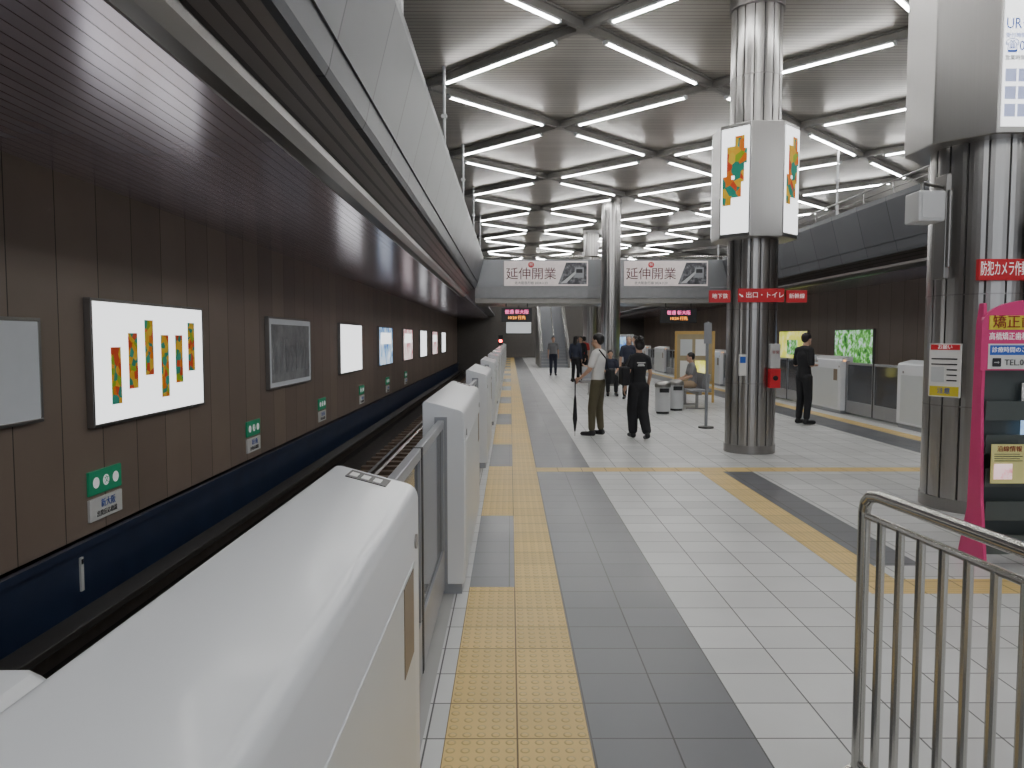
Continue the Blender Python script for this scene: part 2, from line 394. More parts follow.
# ------------------------------------------------------------------ platform gates
def gate():
    L=2.3
    r=root('platform_gate',(GX,.04,0),label='white half-height platform gate housing with grey sliding doors',category='platform gate',group='platform gates')
    prof=[(-.012,.07),(0,.09),(0,1.15),(-.003,1.166),(-.01,1.179),(-.022,1.189),(-.036,1.195),(-.15,1.226),(-.24,1.25),(-.256,1.25),(-.263,1.243),(-.266,1.23),(-.266,.07)]
    b=MB(); b.prism(prof,'y',0,L); b.obj('housing',[WHITEG],r,smooth=True,bevel=.004)
    b=MB(); b.box(-.255,-.02,.02,L-.02,0,.075); b.obj('plinth',[GREYP],r)
    b=MB(); b.box(-.01,.003,.12,L-.12,.12,.98); b.obj('access_panel',[CREAM],r,bevel=.002)
    for y in (L-.08,.2): 
        b=MB(); b.cyl((-.01,y,1.03),(.006,y,1.03),.022,20); b.obj('lock',[STEELD],r)
    b=MB(); b.box(.0,.005,L-.35,L-.16,.72,.97); b.obj('sticker',[BROWN],r)
    b=MB(); b.prism([(-.08,1.2055),(-.2,1.239),(-.2,1.2425),(-.08,1.209)],'y',L-.13,L-.03)
    b.obj('number_plate',[DARKM],r)
    b=MB()
    for q in range(3): b.prism([(-.1-.035*q,1.2147+.0098*q),(-.122-.035*q,1.2207+.0098*q),(-.122-.035*q,1.222+.0098*q),(-.1-.035*q,1.216+.0098*q)],'y',L-.11,L-.06)
    b.obj('plate_marks',[WHITE],r)
    for sgn,y0,y1 in ((1,L,L+1.195),(-1,-1.195,0)):
        d=MB(); zt=1.13; x0,x1=-.17,-.13
        d.box(x0,x1,y0,y1,.04,.3); d.box(x0,x1,y0,y1,zt-.05,zt); d.box(x0,x1,y0,y0+.05,.3,zt-.05); d.box(x0,x1,y1-.05,y1,.3,zt-.05)
        dd=d.obj('sliding_door',[GREYP],r,bevel=.004)
        g=MB(); g.box(x0+.014,x1-.014,y0+.05,y1-.05,.3,zt-.05); g.obj('pane',[GLASSY],dd)
        e=MB(); 
        if sgn==1: e.box(x0-.004,x1+.004,y1-.02,y1,.04,zt)
        else: e.box(x0-.004,x1+.004,y0,y0+.02,.04,zt)
        e.obj('rubber_seal',[BLACK],dd)
    for (ya,yb) in ((L,L+.006),(-.006,0)):
        b=MB(); b.box(-.19,-.11,ya,yb,.04,1.15); b.obj('door_slot',[GREYP],r)
    b=MB(); b.box(-.1,-.06,L+.0,L+.012,1.15,1.17); b.obj('lamp',[ORNG],r)
    return r
g0=gate()
for k in range(1,13): clone(g0,(GX,.04+4.7*k,0))
for k in range(1,13): clone(g0,(7.2,4.5+4.7*k,0),math.pi)
r=root('sensor_housing',(-.72,.78,0),label='small white rounded sensor housing on the track side of the gate',category='sensor')
b=MB(); b.prism([(-.2,.0),(.0,.0),(.0,1.06),(-.02,1.1),(-.06,1.12),(-.14,1.12),(-.18,1.1),(-.2,1.04)],'y',-.1,.42); b.obj('shell',[WHITEG],r,smooth=True,bevel=.03)
b=MB(); b.box(-.202,-.198,0,.3,.8,1.0); b.obj('lens_cover',[BLACK],r)
# ------------------------------------------------------------------ columns
def column(cx,cy,R,label,n=16,ztop=6.35):
    r=root('column',(cx,cy,0),label=label,category='column')
    b=MB(); b.cyl((0,0,.1),(0,0,ztop),R-.02,48); b.obj('core',[DARKM],r,smooth=True)
    b=MB()
    for i in range(n):
        a0=2*math.pi*i/n; a1=2*math.pi*(i+1)/n; g=.009/R
        o=[];q_=[]
        for q in range(5):
            a=a0+g+(a1-a0-2*g)*q/4; rr=R if q in(1,2,3) else R-.004
            o.append((rr*math.cos(a),rr*math.sin(a))); q_.append(((R-.03)*math.cos(a),(R-.03)*math.sin(a)))
        b.prism(o+q_[::-1],'z',.12,ztop)
    b.obj('cladding',[STEEL],r)
    b=MB(); b.cyl((0,0,0),(0,0,.12),R+.012,40); b.obj('base_ring',[STEELD],r,smooth=True)
    for z in (1.0,2.05,5.3):
        b=MB(); b.cyl((0,0,z),(0,0,z+.012),R+.004,40); b.obj('seam_band',[STEELD],r,smooth=True)
    b=MB(); b.cyl((0,0,ztop-.1),(0,0,ztop+.05),R+.03,40)
    b.obj('capital',[STEELD],r,smooth=True)
    return r
c1=column(3.5,10.9,.35,'round panelled stainless steel column carrying an octagonal lightbox and red signs')
c2=column(3.5,26.2,.33,'round panelled stainless steel column in front of the footbridge')
c3=column(3.6,33.6,.33,'round panelled stainless steel column beyond the footbridge')
CX,CY=4.58,7.3
c4=column(CX,CY,.48,'wide panelled stainless steel column behind the leaflet rack',n=18)
def octbox(cx,cy,a,z0,z1,label,posterdirs):
    r=root('advertising_lightbox',(cx,cy,z0),label=label,category='lightbox')
    h=z1-z0; t=math.tan(math.pi/8)*a
    R=a/math.cos(math.pi/8); poly=[(R*math.cos(math.pi/8+i*math.pi/4),R*math.sin(math.pi/8+i*math.pi/4)) for i in range(8)]
    b=MB(); b.prism(poly,'z',0,h); b.obj('casing',[STEEL],r,bevel=.012)
    for ang in posterdirs:
        b=MB(); b.box(-t+.02,t-.02,-a-.012,-a+.0,.06,h-.06)
        p=b.obj('poster',[LBOX],r,rot=ang+math.pi/2)
    return r,t,h
D=math.pi/180
lb,t,h=octbox(3.5,10.9,.55,3.04,4.6,'octagonal steel lightbox with glowing posters around the column',[225*D,315*D,45*D,135*D])
for ang in (225*D,315*D):
    b=MB(); 
    for (x0,x1,z0,z1) in ((-.12,0.0,.85,1.25),(0,.14,.75,1.38),(-.18,-.05,.45,.85),(-.05,.1,.55,.8),(.1,.18,1.0,1.2)):
        b.box(x0,x1,-.567,-.563,z0,z1)
    b.obj('mosaic_artwork',[MOSB],lb,rot=ang+math.pi/2)
BA=.62
lb2,t2,h2=octbox(4.53,CY,BA,3.44,5.05,'large octagonal steel lightbox with white poster around the wide column',[270*D,90*D])
ty=-BA-.016
text('URモール',lb2,(-.23,ty,.93),FACE,.13,TXTBL,align='LEFT',sx=.8)
text('受付時間のご案内',lb2,(-.23,ty,.83),FACE,.045,TXTBL,align='LEFT')
text('☎06',lb2,(-.23,ty,.74),FACE,.12,TXTBL,align='LEFT',sx=.8)
text('営業時間 10:00',lb2,(-.23,ty,.64),FACE,.045,TXTB,align='LEFT')
PB=pmat('pale_blue_print',(.45,.5,.75),.5,emis=.6)
for q in range(3):
    b=MB()
    for k in range(4): b.box(-.22+.115*k,-.125+.115*k,ty-.002,ty+.003,.14+.15*q,.25+.15*q)
    b.obj('printed_block',[PB],lb2)
def redsign(x0,x1,y,z0,z1,body,lab,size,depth=.03):
    r=root('direction_sign',((x0+x1)/2,y,z0),label=lab,category='sign')
    wd=(x1-x0)/2; b=MB(); b.box(-wd,wd,-depth,0,0,z1-z0); b.obj('panel',[RED],r,bevel=.004)
    text(body,r,(0,-depth-.003,(z1-z0)/2),FACE,size,TXTW)
    return r
redsign(3.18,3.82,10.52,2.15,2.34,'➘ 出口・トイレ','red sign band with white arrow on the steel column',.09)
redsign(2.80,3.1,10.62,2.15,2.32,'地下鉄','small red sign with white text beside the steel column',.075)
redsign(3.88,4.17,10.6,2.15,2.32,'新幹線','small red sign with white text beside the steel column',.075)
r=root('emergency_intercom',(3.72,10.56,.95),label='red and white emergency call box on the steel column',category='call box')
b=MB(); b.box(-.07,.07,-.06,.06,.28,.62); b.obj('white_cover',[LGREY],r,bevel=.008)
b=MB(); b.box(-.075,.075,-.07,.06,.0,.27); b.obj('red_box',[RED],r,bevel=.008)
b=MB(); b.cyl((0,-.085,.14),(0,-.07,.14),.035,20); b.obj('button',[BLACK],r)
text('非常',r,(0,-.062,.5),FACE,.05,DRED)
r=root('notice_sticker',(3.28,10.57,1.12),label='small white notice sticker on the steel column',category='notice')
b=MB(); b.box(-.05,.05,-.012,.02,0,.3); b.obj('sheet',[WHITE],r)
b=MB(); b.box(-.04,.04,-.015,-.012,.18,.27); b.obj('blue_square',[TXTBL],r)
# near column items
r=root('security_camera_sign',(CX,CY-.5,2.17),label='red security camera notice with white lettering on column',category='sign')
b=MB(); b.box(-.37,.3,-.03,.02,0,.19); b.obj('panel',[RED],r,bevel=.004)
text('防犯カメラ作動中',r,(-.36,-.033,.095),FACE,.14,TXTW,align='LEFT',sx=.44)
r=root('notice_poster',(4.1,7.02,1.1),rot=-55*D,label='white and yellow notice with red header on the wide column',category='poster')
b=MB(); b.box(-.14,.14,-.05,-.03,0,.5); b.obj('sheet',[WHITE],r)
b=MB(); b.box(-.13,.13,-.053,-.05,.44,.49); b.obj('header',[RED],r)
b=MB(); b.box(-.13,.13,-.053,-.05,.01,.1); b.obj('yellow_block',[YELL],r)
b=MB(); b.box(-.12,.0,-.053,-.05,.14,.28); b.obj('printed_figure',[CREAM],r)
for k in range(5):
    b=MB(); b.box(-.12 if k>2 else .02,.11,-.053,-.05,.15+.05*k,.162+.05*k); b.obj('printed_line',[TXTB],r)
text('お願い',r,(0,-.055,.465),FACE,.045,TXTW)
text('注意',r,(0,-.055,.055),FACE,.06,TXTBL)
r=root('loudspeaker',(3.72,6.8,2.68),label='light grey loudspeaker box bracketed to the wide column',category='speaker')
b=MB(); b.box(-.12,.12,-.12,.12,0,.27); b.obj('cabinet',[LGREY],r,bevel=.015)
b=MB(); b.box(-.09,.09,-.128,-.12,.03,.24); b.obj('grille',[LGREY],r)
b=MB(); b.cyl((0,.05,.27),(0,.05,.36),.015,8); b.cyl((0,.05,.36),(.42,.3,.36),.015,8); b.obj('bracket',[STEELD],r)
r=root('equipment_bracket',(4.03,6.98,2.2),label='dark steel equipment bracket with vertical plate on column',category='bracket')
b=MB(); b.box(-.04,.01,-.04,.14,0,.95); b.cyl((-.01,-.05,.1),(-.01,-.05,.8),.02,8); b.obj('plate',[STEELD],r,bevel=.006)
r=root('surveillance_camera',(4.76,6.74,2.42),label='black surveillance camera box above the red notice',category='camera')
b=MB(); b.box(-.1,.16,-.12,.1,0,.3); b.obj('housing',[BLACK],r,bevel=.01)
b=MB(); b.cyl((-.02,-.14,.12),(-.02,-.11,.12),.05,16); b.obj('lens',[GLASSY],r,smooth=True)
# ------------------------------------------------------------------ leaflet rack
RX,RY=3.38,5.42
r=root('leaflet_rack',(RX,RY,0),label='magenta framed leaflet rack with dental clinic header and dark shelves',category='leaflet rack')
side=[(-.17,0),(.15,0),(.15,.05),(.06,.4),(.03,1.75),(.0,1.9),(-.05,1.9),(-.065,1.75),(-.06,1.2),(-.1,.5)]
for x in (0,.62):
    b=MB(); b.prism(side,'x',x,x+.025); b.obj('side_panel',[MAG],r,bevel=.004)
b=MB(); b.prism([(.32+.34*math.cos(a),1.74+.18*math.sin(a)) for a in [math.pi*i/16 for i in range(17)]]+[( -.02,1.42),(.66,1.42)],'y',-.075,-.045)
b.obj('header_board',[MAG],r)
b=MB(); b.box(.03,.6,-.08,-.075,1.71,1.81); b.obj('yellow_strip',[YELL],r)
text('矯正歯科',r,(.05,-.084,1.76),FACE,.1,DRED,align='LEFT')
text('高橋矯正歯科クリニック',r,(.03,-.08,1.66),FACE,.058,TXTW,align='LEFT',sx=.8)
b=MB(); b.box(.03,.6,-.08,-.075,1.43,1.61); b.obj('white_strip',[WHITE],r)
b=MB(); b.box(.04,.59,-.083,-.08,1.53,1.6); b.obj('blue_strip',[TXTBL],r)
text('診療時間のご案内',r,(.05,-.086,1.565),FACE,.042,TXTW,align='LEFT')
text('➡ TEL.06',r,(.05,-.086,1.475),FACE,.06,TXTB,align='LEFT')
b=MB(); b.box(.03,.62,.01,.03,.06,1.6); b.obj('back_board',[POCK],r)
for k,z in enumerate((.1,.34,.58,.82,1.06)):
    b=MB(); y=-.11+.012*k; b.box(.03,.62,y,.02,z,z+.01); b.prism([(y-.02,z+.14),(y-.012,z+.14),(y+.002,z),(y-.006,z)],'x',.03,.62); b.obj('shelf',[POCK],r)
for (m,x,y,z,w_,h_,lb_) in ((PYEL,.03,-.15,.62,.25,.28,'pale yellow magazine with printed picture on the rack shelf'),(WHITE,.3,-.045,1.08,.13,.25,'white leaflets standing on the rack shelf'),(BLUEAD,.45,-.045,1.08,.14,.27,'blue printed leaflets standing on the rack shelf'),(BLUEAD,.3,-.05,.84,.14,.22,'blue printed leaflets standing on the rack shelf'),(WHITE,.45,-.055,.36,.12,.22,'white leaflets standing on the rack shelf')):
    b=MB(); b.box(0,w_,-.008,0,0,h_)
    lf=b.obj('leaflet_stack',[m],None,loc=(RX+x,RY+y,z),label=lb_,category='leaflets',group='leaflets on the rack')
    if m==PYEL:
        text('沿線情報',lf,(w_/2,-.011,.245),FACE,.045,DRED); 
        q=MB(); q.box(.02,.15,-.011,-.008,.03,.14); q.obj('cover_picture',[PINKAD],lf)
        for e in range(4):
            q=MB(); q.box(.02,.22-.02*(e%2),-.011,-.008,.16+.016*e,.164+.016*e); q.obj('printed_line',[TXTB],lf)
# ------------------------------------------------------------------ near stair railing
r=root('stair_railing',(1.39,1.9,0),rot=math.radians(5),label='brushed steel handrail with thin vertical bars',category='railing')
ZR=1.08
b=MB(); b.pipe([(0,.85,0),(0,.85,ZR-.07),(0,.84,ZR-.035),(0,.81,ZR-.008),(0,.76,ZR),(0,-1.4,ZR)],.022,14); b.obj('handrail',[STEELB],r,smooth=True)
for z in (.05,ZR-.085):
    b=MB(); b.cyl((0,.85,z),(0,-1.4,z),.013,10); b.obj('cross_rail',[STEELB],r,smooth=True)
for k in range(18):
    b=MB(); y=.74-.112*k; b.cyl((0,y,.05),(0,y,ZR-.085),.0145,10); b.obj('baluster',[STEELB],r,smooth=True)
b=MB(); b.cyl((0,.85,0),(0,.85,.012),.045,20); b.obj('foot',[STEELB],r,smooth=True)
b=MB(); b.cyl((0,-1.0,0),(0,-1.0,.05),.014,10); b.obj('foot',[STEELB],r,smooth=True)
# ------------------------------------------------------------------ wall posters
def wallad(side,y0,y1,z0,z1,lab,screen,fr=STEELD):
    X=-4.5 if side<0 else 11.4; d=1 if side<0 else -1
    r=root('wall_advertisement',(X,(y0+y1)/2,z0),label=lab,category='advertisement')
    hw=(y1-y0)/2; H=z1-z0
    b=MB(); f=.035
    a,c=(0,.078) if d>0 else (-.078,0)
    b.box(a,c,-hw,hw,0,f);b.box(a,c,-hw,hw,H-f,H);b.box(a,c,-hw,-hw+f,f,H-f);b.box(a,c,hw-f,hw,f,H-f)
    b.obj('frame',[fr],r,bevel=.004)
    b=MB(); a,c=(.02,.07) if d>0 else (-.07,-.02); b.box(a,c,-hw+f,hw-f,f,H-f); b.obj('screen',[screen],r)
    return r
wallad(-1,4.6,7.1,.86,1.84,'blank pale framed notice board on the brown wall',LBOXD)
r=wallad(-1,7.95,10.85,.69,2.08,'glowing white wall advertisement with six mosaic bars',LBOX)
for (y0,y1,z0,z1) in ((8.31,8.57,.91,1.55),(8.7,8.95,1.06,1.71),(9.1,9.35,1.2,1.87),(9.5,9.78,.9,1.69),(9.93,10.17,1.06,1.69),(10.3,10.58,1.2,1.86)):
    yc=(y0+y1)/2-9.4; b=MB(); b.box(.071,.076,yc-.105,yc+.105,z0-.69,z1-.69); b.obj('mosaic_bar',[MOS],r)
r=wallad(-1,13.8,16.7,.69,2.05,'unlit framed grey station photograph on the brown wall',LBOXD,STEELD)
b=MB(); b.box(.071,.074,-1.3,1.3,.12,1.22); b.obj('printed_picture',[MONO],r)
for q in range(7):
    b=MB(); yy=-1.15+.36*q; b.box(.075,.078,yy,yy+.12+.04*(q%2),.3,.8+.07*(q%3)); b.obj('printed_figure',[GREYP],r)
scr=[(LBOX,'bright blank white lit wall advertisement'),(BLUEAD,'lit blue picture advertisement on the wall'),(PINKAD,'lit pinkish advertisement on the wall'),(LBOX,'bright white lit wall advertisement'),(PINKAD,'lit pinkish advertisement on the wall'),(LBOX,'bright white lit wall advertisement')]
for k,(m,l) in enumerate(scr):
    y=19.6+5.83*k; q=wallad(-1,y,y+2.9,.69,2.05,l,m)
    if m in (BLUEAD,PINKAD):
        b=MB(); b.box(.071,.074,-1.1,1.1,.75,1.15); b.obj('printed_caption',[LBOX],q)
wallad(1,23.4,26.2,.68,1.95,'lit green landscape photograph on the far track wall',GREENAD)
q=wallad(1,28.6,31.6,.68,1.95,'lit yellow and green advertisement on the far track wall',YELAD)
b=MB(); b.box(-.076,-.071,-.5,.6,.3,.9); b.obj('printed_block',[GREENAD],q)
wallad(1,17.5,20.3,.68,1.95,'lit blue picture advertisement on the far track wall',BLUEAD)
for k in range(6):
    y=7.9+4.8*k
    r=root('track_wall_sign',(-4.5,y,-.32),label='green sign with white discs above small white name sign',category='sign',group='small signs along the track wall')
    b=MB(); b.box(0,.03,0,.66,.28,.54); b.obj('green_panel',[GREEN],r,bevel=.004)
    for q in (.13,.33,.53): 
        b=MB(); b.cyl((.03,q,.41),(.034,q,.41),.06,20); b.obj('white_disc',[TXTW],r)
    b=MB(); b.box(0,.03,0,.66,0,.24); b.obj('white_panel',[WHITE],r,bevel=.004)
    text('新大阪',r,(.034,.36,.16),FACEX,.1,TXTBL); text('出発反応標識',r,(.034,.33,.06),FACEX,.07,TXTB)
    text('文',r,(.037,.33,.41),FACEX,.09,GREEN)
r=root('white_marker',(-4.42,7.6,-.95),label='small white vertical marker on the blue trough wall',category='marker')
b=MB(); b.box(0,.02,-.025,.025,0,.35); b.obj('plate',[WHITE],r)
b=MB(); b.box(.02,.025,-.015,.015,.28,.33); b.obj('spot',[BLACK],r)
# ------------------------------------------------------------------ footbridge
r=root('footbridge',(0,28,2.95),label='grey footbridge crossing the hall with steel parapet',category='footbridge')
b=MB(); b.box(-1.3,8.2,.05,3,0,.45); b.obj('deck',[BEAM],r)
b=MB(); b.box(-1.3,8.2,-.02,.06,.18,.58); b.obj('edge_beam',[pmat('bridge_grey',(.22,.22,.23),.4,.3)],r)
b=MB(); b.box(-1.3,8.2,.0,.06,.6,1.6); b.box(-1.3,8.2,2.94,3,.6,1.6); b.obj('parapet',[BRID],r)
b=MB(); b.cyl((-1.3,.03,1.72),(8.2,.03,1.72),.03,10)
for k in range(12): b.cyl((-1.2+.85*k,.03,1.6),(-1.2+.85*k,.03,1.72),.015,8)
b.obj('handrail',[STEELB],r,smooth=True)
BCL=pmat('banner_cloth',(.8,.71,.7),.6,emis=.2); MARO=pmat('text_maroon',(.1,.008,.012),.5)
for x0 in (-.22,4.22):
    q=root('banner',(x0,27.94,3.58),label='pale pink banner with dark red lettering and train picture',category='banner',group='extension banners')
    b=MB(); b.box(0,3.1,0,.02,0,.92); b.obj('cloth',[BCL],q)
    text('延伸開業',q,(1.0,-.004,.42),FACE,.47,MARO)
    b=MB(); b.cyl((1.0,-.002,.78),(1.0,0,.78),.11,20); b.obj('red_emblem',[RED],q)
    text('祝',q,(1.0,-.004,.78),FACE,.14,WHITE)
    text('北大阪急行線 2024.3.23',q,(1.0,-.004,.1),FACE,.12,TXTB)
    b=MB(); b.quad([(2.0,-.003,.06),(3.06,-.003,.06),(3.06,-.003,.86),(2.3,-.003,.86)]); b.obj('train_picture',[TRAINP],q)
    b=MB(); b.quad([(2.1,-.006,.1),(2.3,-.006,.1),(2.75,-.006,.55),(2.65,-.006,.55)]); b.obj('printed_track',[LGREY],q)
    b=MB(); b.quad([(2.6,-.006,.3),(2.95,-.006,.3),(2.95,-.006,.68),(2.62,-.006,.68)]); b.obj('printed_train_front',[GREYP],q)
    b=MB(); b.quad([(2.66,-.009,.48),(2.9,-.009,.48),(2.9,-.009,.62),(2.67,-.009,.62)]); b.obj('printed_train_window',[TXTB],q)
def depboard(x0,x1,y,z0,z1):
    r=root('departure_board',((x0+x1)/2,y,z0),label='black hanging departure board with glowing coloured text',category='departure board')
    w_=(x1-x0)/2; H=z1-z0
    b=MB(); b.box(-w_,w_,0,.2,0,H); b.obj('casing',[BLACK],r,bevel=.01)
    for x in (-w_*.7,w_*.7):
        b=MB(); b.cyl((x,.1,H),(x,.1,2.95-z0),.02,8); b.obj('hanger',[DARKM],r)
    text('普通 新大阪',r,(-.0,-.006,H*.7),FACE,.17,MAGL)
    text('10:24 行先',r,(-.0,-.006,H*.3),FACE,.15,ORNG)
depboard(-.32,.82,28.2,2.25,2.78); depboard(5.65,7.0,28.2,2.22,2.75)
r=root('hanging_sign',(.35,30.5,1.85),label='pale lit hanging platform sign with dark frame',category='sign')
b=MB(); b.box(-.5,.5,0,.1,0,.45); b.obj('panel',[LBOXM],r)
b=MB(); b.box(-.54,.54,.01,.12,-.04,0); b.box(-.54,.54,.01,.12,.45,.49); b.cyl((0,.05,.45),(0,.05,1.1),.03,8); b.obj('frame',[DARKM],r)
r=root('track_signal',(-.5,40,1.3),label='small railway signal with glowing red lamp',category='signal')
b=MB(); b.cyl((0,0,-1.3),(0,0,.1),.04,8); b.box(-.12,.12,-.05,.1,.0,.5); b.obj('casing',[BLACK],r)
b=MB(); b.cyl((0,-.06,.2),(0,-.05,.2),.08,16); b.obj('lamp',[REDL],r)
# stairs
r=root('staircase',(2.5,42,0),label='staircase with steel handrails rising to the upper level',category='stairs')
b=MB()
for k in range(22): b.box(-.75,.75,.3*k,.3*k+.32,0,.17*(k+1))
b.obj('steps',[GREYP],r)
for x in (-.85,.75):
    b=MB(); b.prism([(-.2,0),(6.6,0),(6.6,4.7),(6.4,4.7),(-.2,.95)],'x',x,x+.1); b.obj('side_wall',[STEELD],r)
for x in (-.7,0,.7):
    b=MB(); b.cyl((x,-.2,.95),(x,6.5,4.65),.03,8)
    b.obj('handrail',[STEELB],r)
for k,(x,m) in enumerate(((4.3,WHITE),(5.4,LGREY))):
    r=root('vending_machine',(x,36,0),label='white drinks vending machine standing beyond the footbridge' if k==0 else 'grey drinks vending machine standing beyond the footbridge',category='vending machine')
    b=MB(); b.box(-.48,.48,-.35,.35,.05,1.83); b.obj('cabinet',[m],r,bevel=.02)
    b=MB(); b.box(-.4,.4,-.37,-.35,.95,1.7); b.obj('display_window',[BLUEAD],r)
    b=MB(); b.box(-.3,.3,-.37,-.35,.25,.5); b.obj('dispensing_flap',[BLACK],r)
    b=MB(); b.box(-.44,.44,-.3,.3,0,.05); b.obj('base',[DARKM],r)
# ------------------------------------------------------------------ noticeboard, post, bins, bench
r=root('notice_board',(4.75,19.3,0),rot=math.radians(-18),label='yellow wooden framed notice board with papers on legs',category='notice board')
b=MB(); b.box(-.45,.45,-.03,.03,.55,1.75); b.obj('board',[pmat('board_backing',(.4,.33,.2),.6)],r)
b=MB(); b.box(-.5,.5,-.05,.05,1.75,1.83);b.box(-.5,.5,-.05,.05,.48,.55);b.box(-.5,-.44,-.05,.05,.0,1.8);b.box(.44,.5,-.05,.05,0,1.8); b.box(-.48,.48,-.04,.04,.2,.26); b.obj('frame',[WOODY],r)
for k in range(4):
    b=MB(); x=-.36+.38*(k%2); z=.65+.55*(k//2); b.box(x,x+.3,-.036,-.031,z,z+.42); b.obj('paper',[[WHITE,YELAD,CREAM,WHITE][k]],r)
r=root('sign_post',(3.6,13.7,0),label='slim dark grey free-standing sign post on round base',category='post')
b=MB(); b.cyl((0,0,.02),(0,0,1.95),.03,12); b.obj('pole',[GREYP],r,smooth=True)
b=MB(); b.cyl((0,0,0),(0,0,.03),.14,24); b.obj('base',[DARKM],r,smooth=True)
b=MB(); b.box(-.07,.07,-.035,-.03,1.55,1.93); b.obj('label_plate',[GREYP],r)
def bin_(x,y,m,l):
    r=root('litter_bin',(x,y,0),label=l,category='bin')
    b=MB(); b.cyl((0,0,.05),(0,0,.58),.165,24); b.obj('body',[m],r,smooth=True)
    b=MB(); b.cyl((0,0,.58),(0,0,.64),.175,24); b.ell((0,0,.64),(.175,.175,.07)); b.obj('lid',[STEELD],r,smooth=True)
    b=MB(); b.box(-.1,.1,-.175,-.15,.47,.56); b.obj('opening',[BLACK],r)
    b=MB(); b.cyl((0,0,0),(0,0,.05),.14,24); b.obj('foot',[BLACK],r)
bin_(3.35,16.4,LGREY,'round light grey litter bin with domed lid'); bin_(3.8,17.1,LGREY,'second light grey litter bin beside the bench')
def bench(x,y,rot=0):
    r=root('bench',(x,y,0),rot=rot,label='row of grey platform seats on steel beam',category='bench',group='platform benches')
    for k in range(3):
        b=MB(); cx=-.55+.55*k; b.box(cx-.24,cx+.24,-.22,.2,.42,.46); b.obj('seat',[GREYP],r,bevel=.012)
        b=MB(); b.prism([(.18,.46),(.24,.82),(.27,.82),(.22,.44)],'x',cx-.24,cx+.24); b.obj('backrest',[GREYP],r,bevel=.01)
    b=MB(); b.box(-.85,.85,-.03,.05,.34,.42); b.obj('beam',[STEELD],r)
    for x_ in (-.6,.6):
        b=MB(); b.box(x_-.03,x_+.03,-.03,.03,0,.34); b.box(x_-.03,x_+.03,-.25,.25,0,.03); b.obj('leg',[STEELD],r)
bench(4.35,18.0,-math.radians(90)); bench(2.9,21.8,0)
# ------------------------------------------------------------------ people
SKIN=pmat('skin',(.55,.34,.24),.5,0,.05); HAIR=pmat('black_hair',(.015,.012,.012),.45,0,.3,30); GREYH=pmat('grey_hair',(.3,.28,.27),.5)
CW=pmat('white_cotton',(.78,.77,.75),.8,0,.04); CB=pmat('black_cloth',(.015,.015,.018),.8,0,.2); OLV=pmat('olive_cloth',(.11,.095,.055),.85,0,.15); CBEI=pmat('beige_cloth',(.45,.33,.22),.85); CNAV=pmat('navy_cloth',(.03,.035,.06),.8); CRED=pmat('red_cloth',(.5,.04,.04),.8)
CGR=pmat('grey_cloth',(.25,.25,.26),.8)
def cap(b,p0,p1,r0,r1,flat=1.0,n=20):
    p0=Vector(p0);p1=Vector(p1);d=(p1-p0); L=d.length; d.normalize()
    a=Vector((1,0,0)) if abs(d.x)<.85 else Vector((0,1,0))
    u=(a-d*a.dot(d)).normalized(); w_=d.cross(u)
    prof=[]
    for k in range(5):
        th=math.pi/2*k/4; prof.append((-math.cos(th)*r0*.9,max(math.sin(th),.05)*r0))
    for k in range(5):
        th=math.pi/2*(1-k/4); prof.append((L+math.cos(th)*r1*.9,max(math.sin(th),.05)*r1))
    vs=[]
    for (z,r) in prof:
        for i in range(n):
            t=2*math.pi*i/n; vs.append(p0+d*z+u*r*math.cos(t)+w_*r*flat*math.sin(t))
    fs=[]
    for j in range(len(prof)-1):
        for i in range(n): fs.append((j*n+i,j*n+(i+1)%n,(j+1)*n+(i+1)%n,(j+1)*n+i))
    fs+=[tuple(range(n))[::-1],tuple(range((len(prof)-1)*n,len(prof)*n))]
    b.add(vs,fs)
def fuse(b,name,mat,parent,vox=.011,smooth=4):
    me=b.mesh('tmp'); o=bpy.data.objects.new('tmp',me); COL.objects.link(o)
    m=o.modifiers.new('r','REMESH'); m.mode='VOXEL'; m.voxel_size=vox; m.use_smooth_shade=True
    q=o.modifiers.new('s','SMOOTH'); q.factor=.5; q.iterations=smooth
    bpy.context.view_layer.update()
    me2=bpy.data.meshes.new_from_object(o.evaluated_get(bpy.context.evaluated_depsgraph_get()))
    bpy.data.objects.remove(o); me2.materials.clear(); me2.materials.append(mat)
    for p in me2.polygons: p.use_smooth=True
    return put(name,me2,parent)
BASE=dict(pel=(0,0,.93),wa=(0,.0,1.06),ch=(0,-.005,1.27),nb=(0,-.01,1.42),nk=(0,.0,1.47),hd=(0,.02,1.60),
 sL=(-.165,-.01,1.385),eL=(-.215,-.03,1.12),wL=(-.225,.04,.87),sR=(.165,-.01,1.385),eR=(.215,-.03,1.12),wR=(.225,.04,.87),
 hL=(-.085,0,.89),kL=(-.1,.02,.49),aL=(-.105,-.02,.09),hR=(.085,0,.89),kR=(.1,.02,.49),aR=(.105,-.02,.09))
def lerp(a,b,t): return tuple(Vector(a).lerp(Vector(b),t))
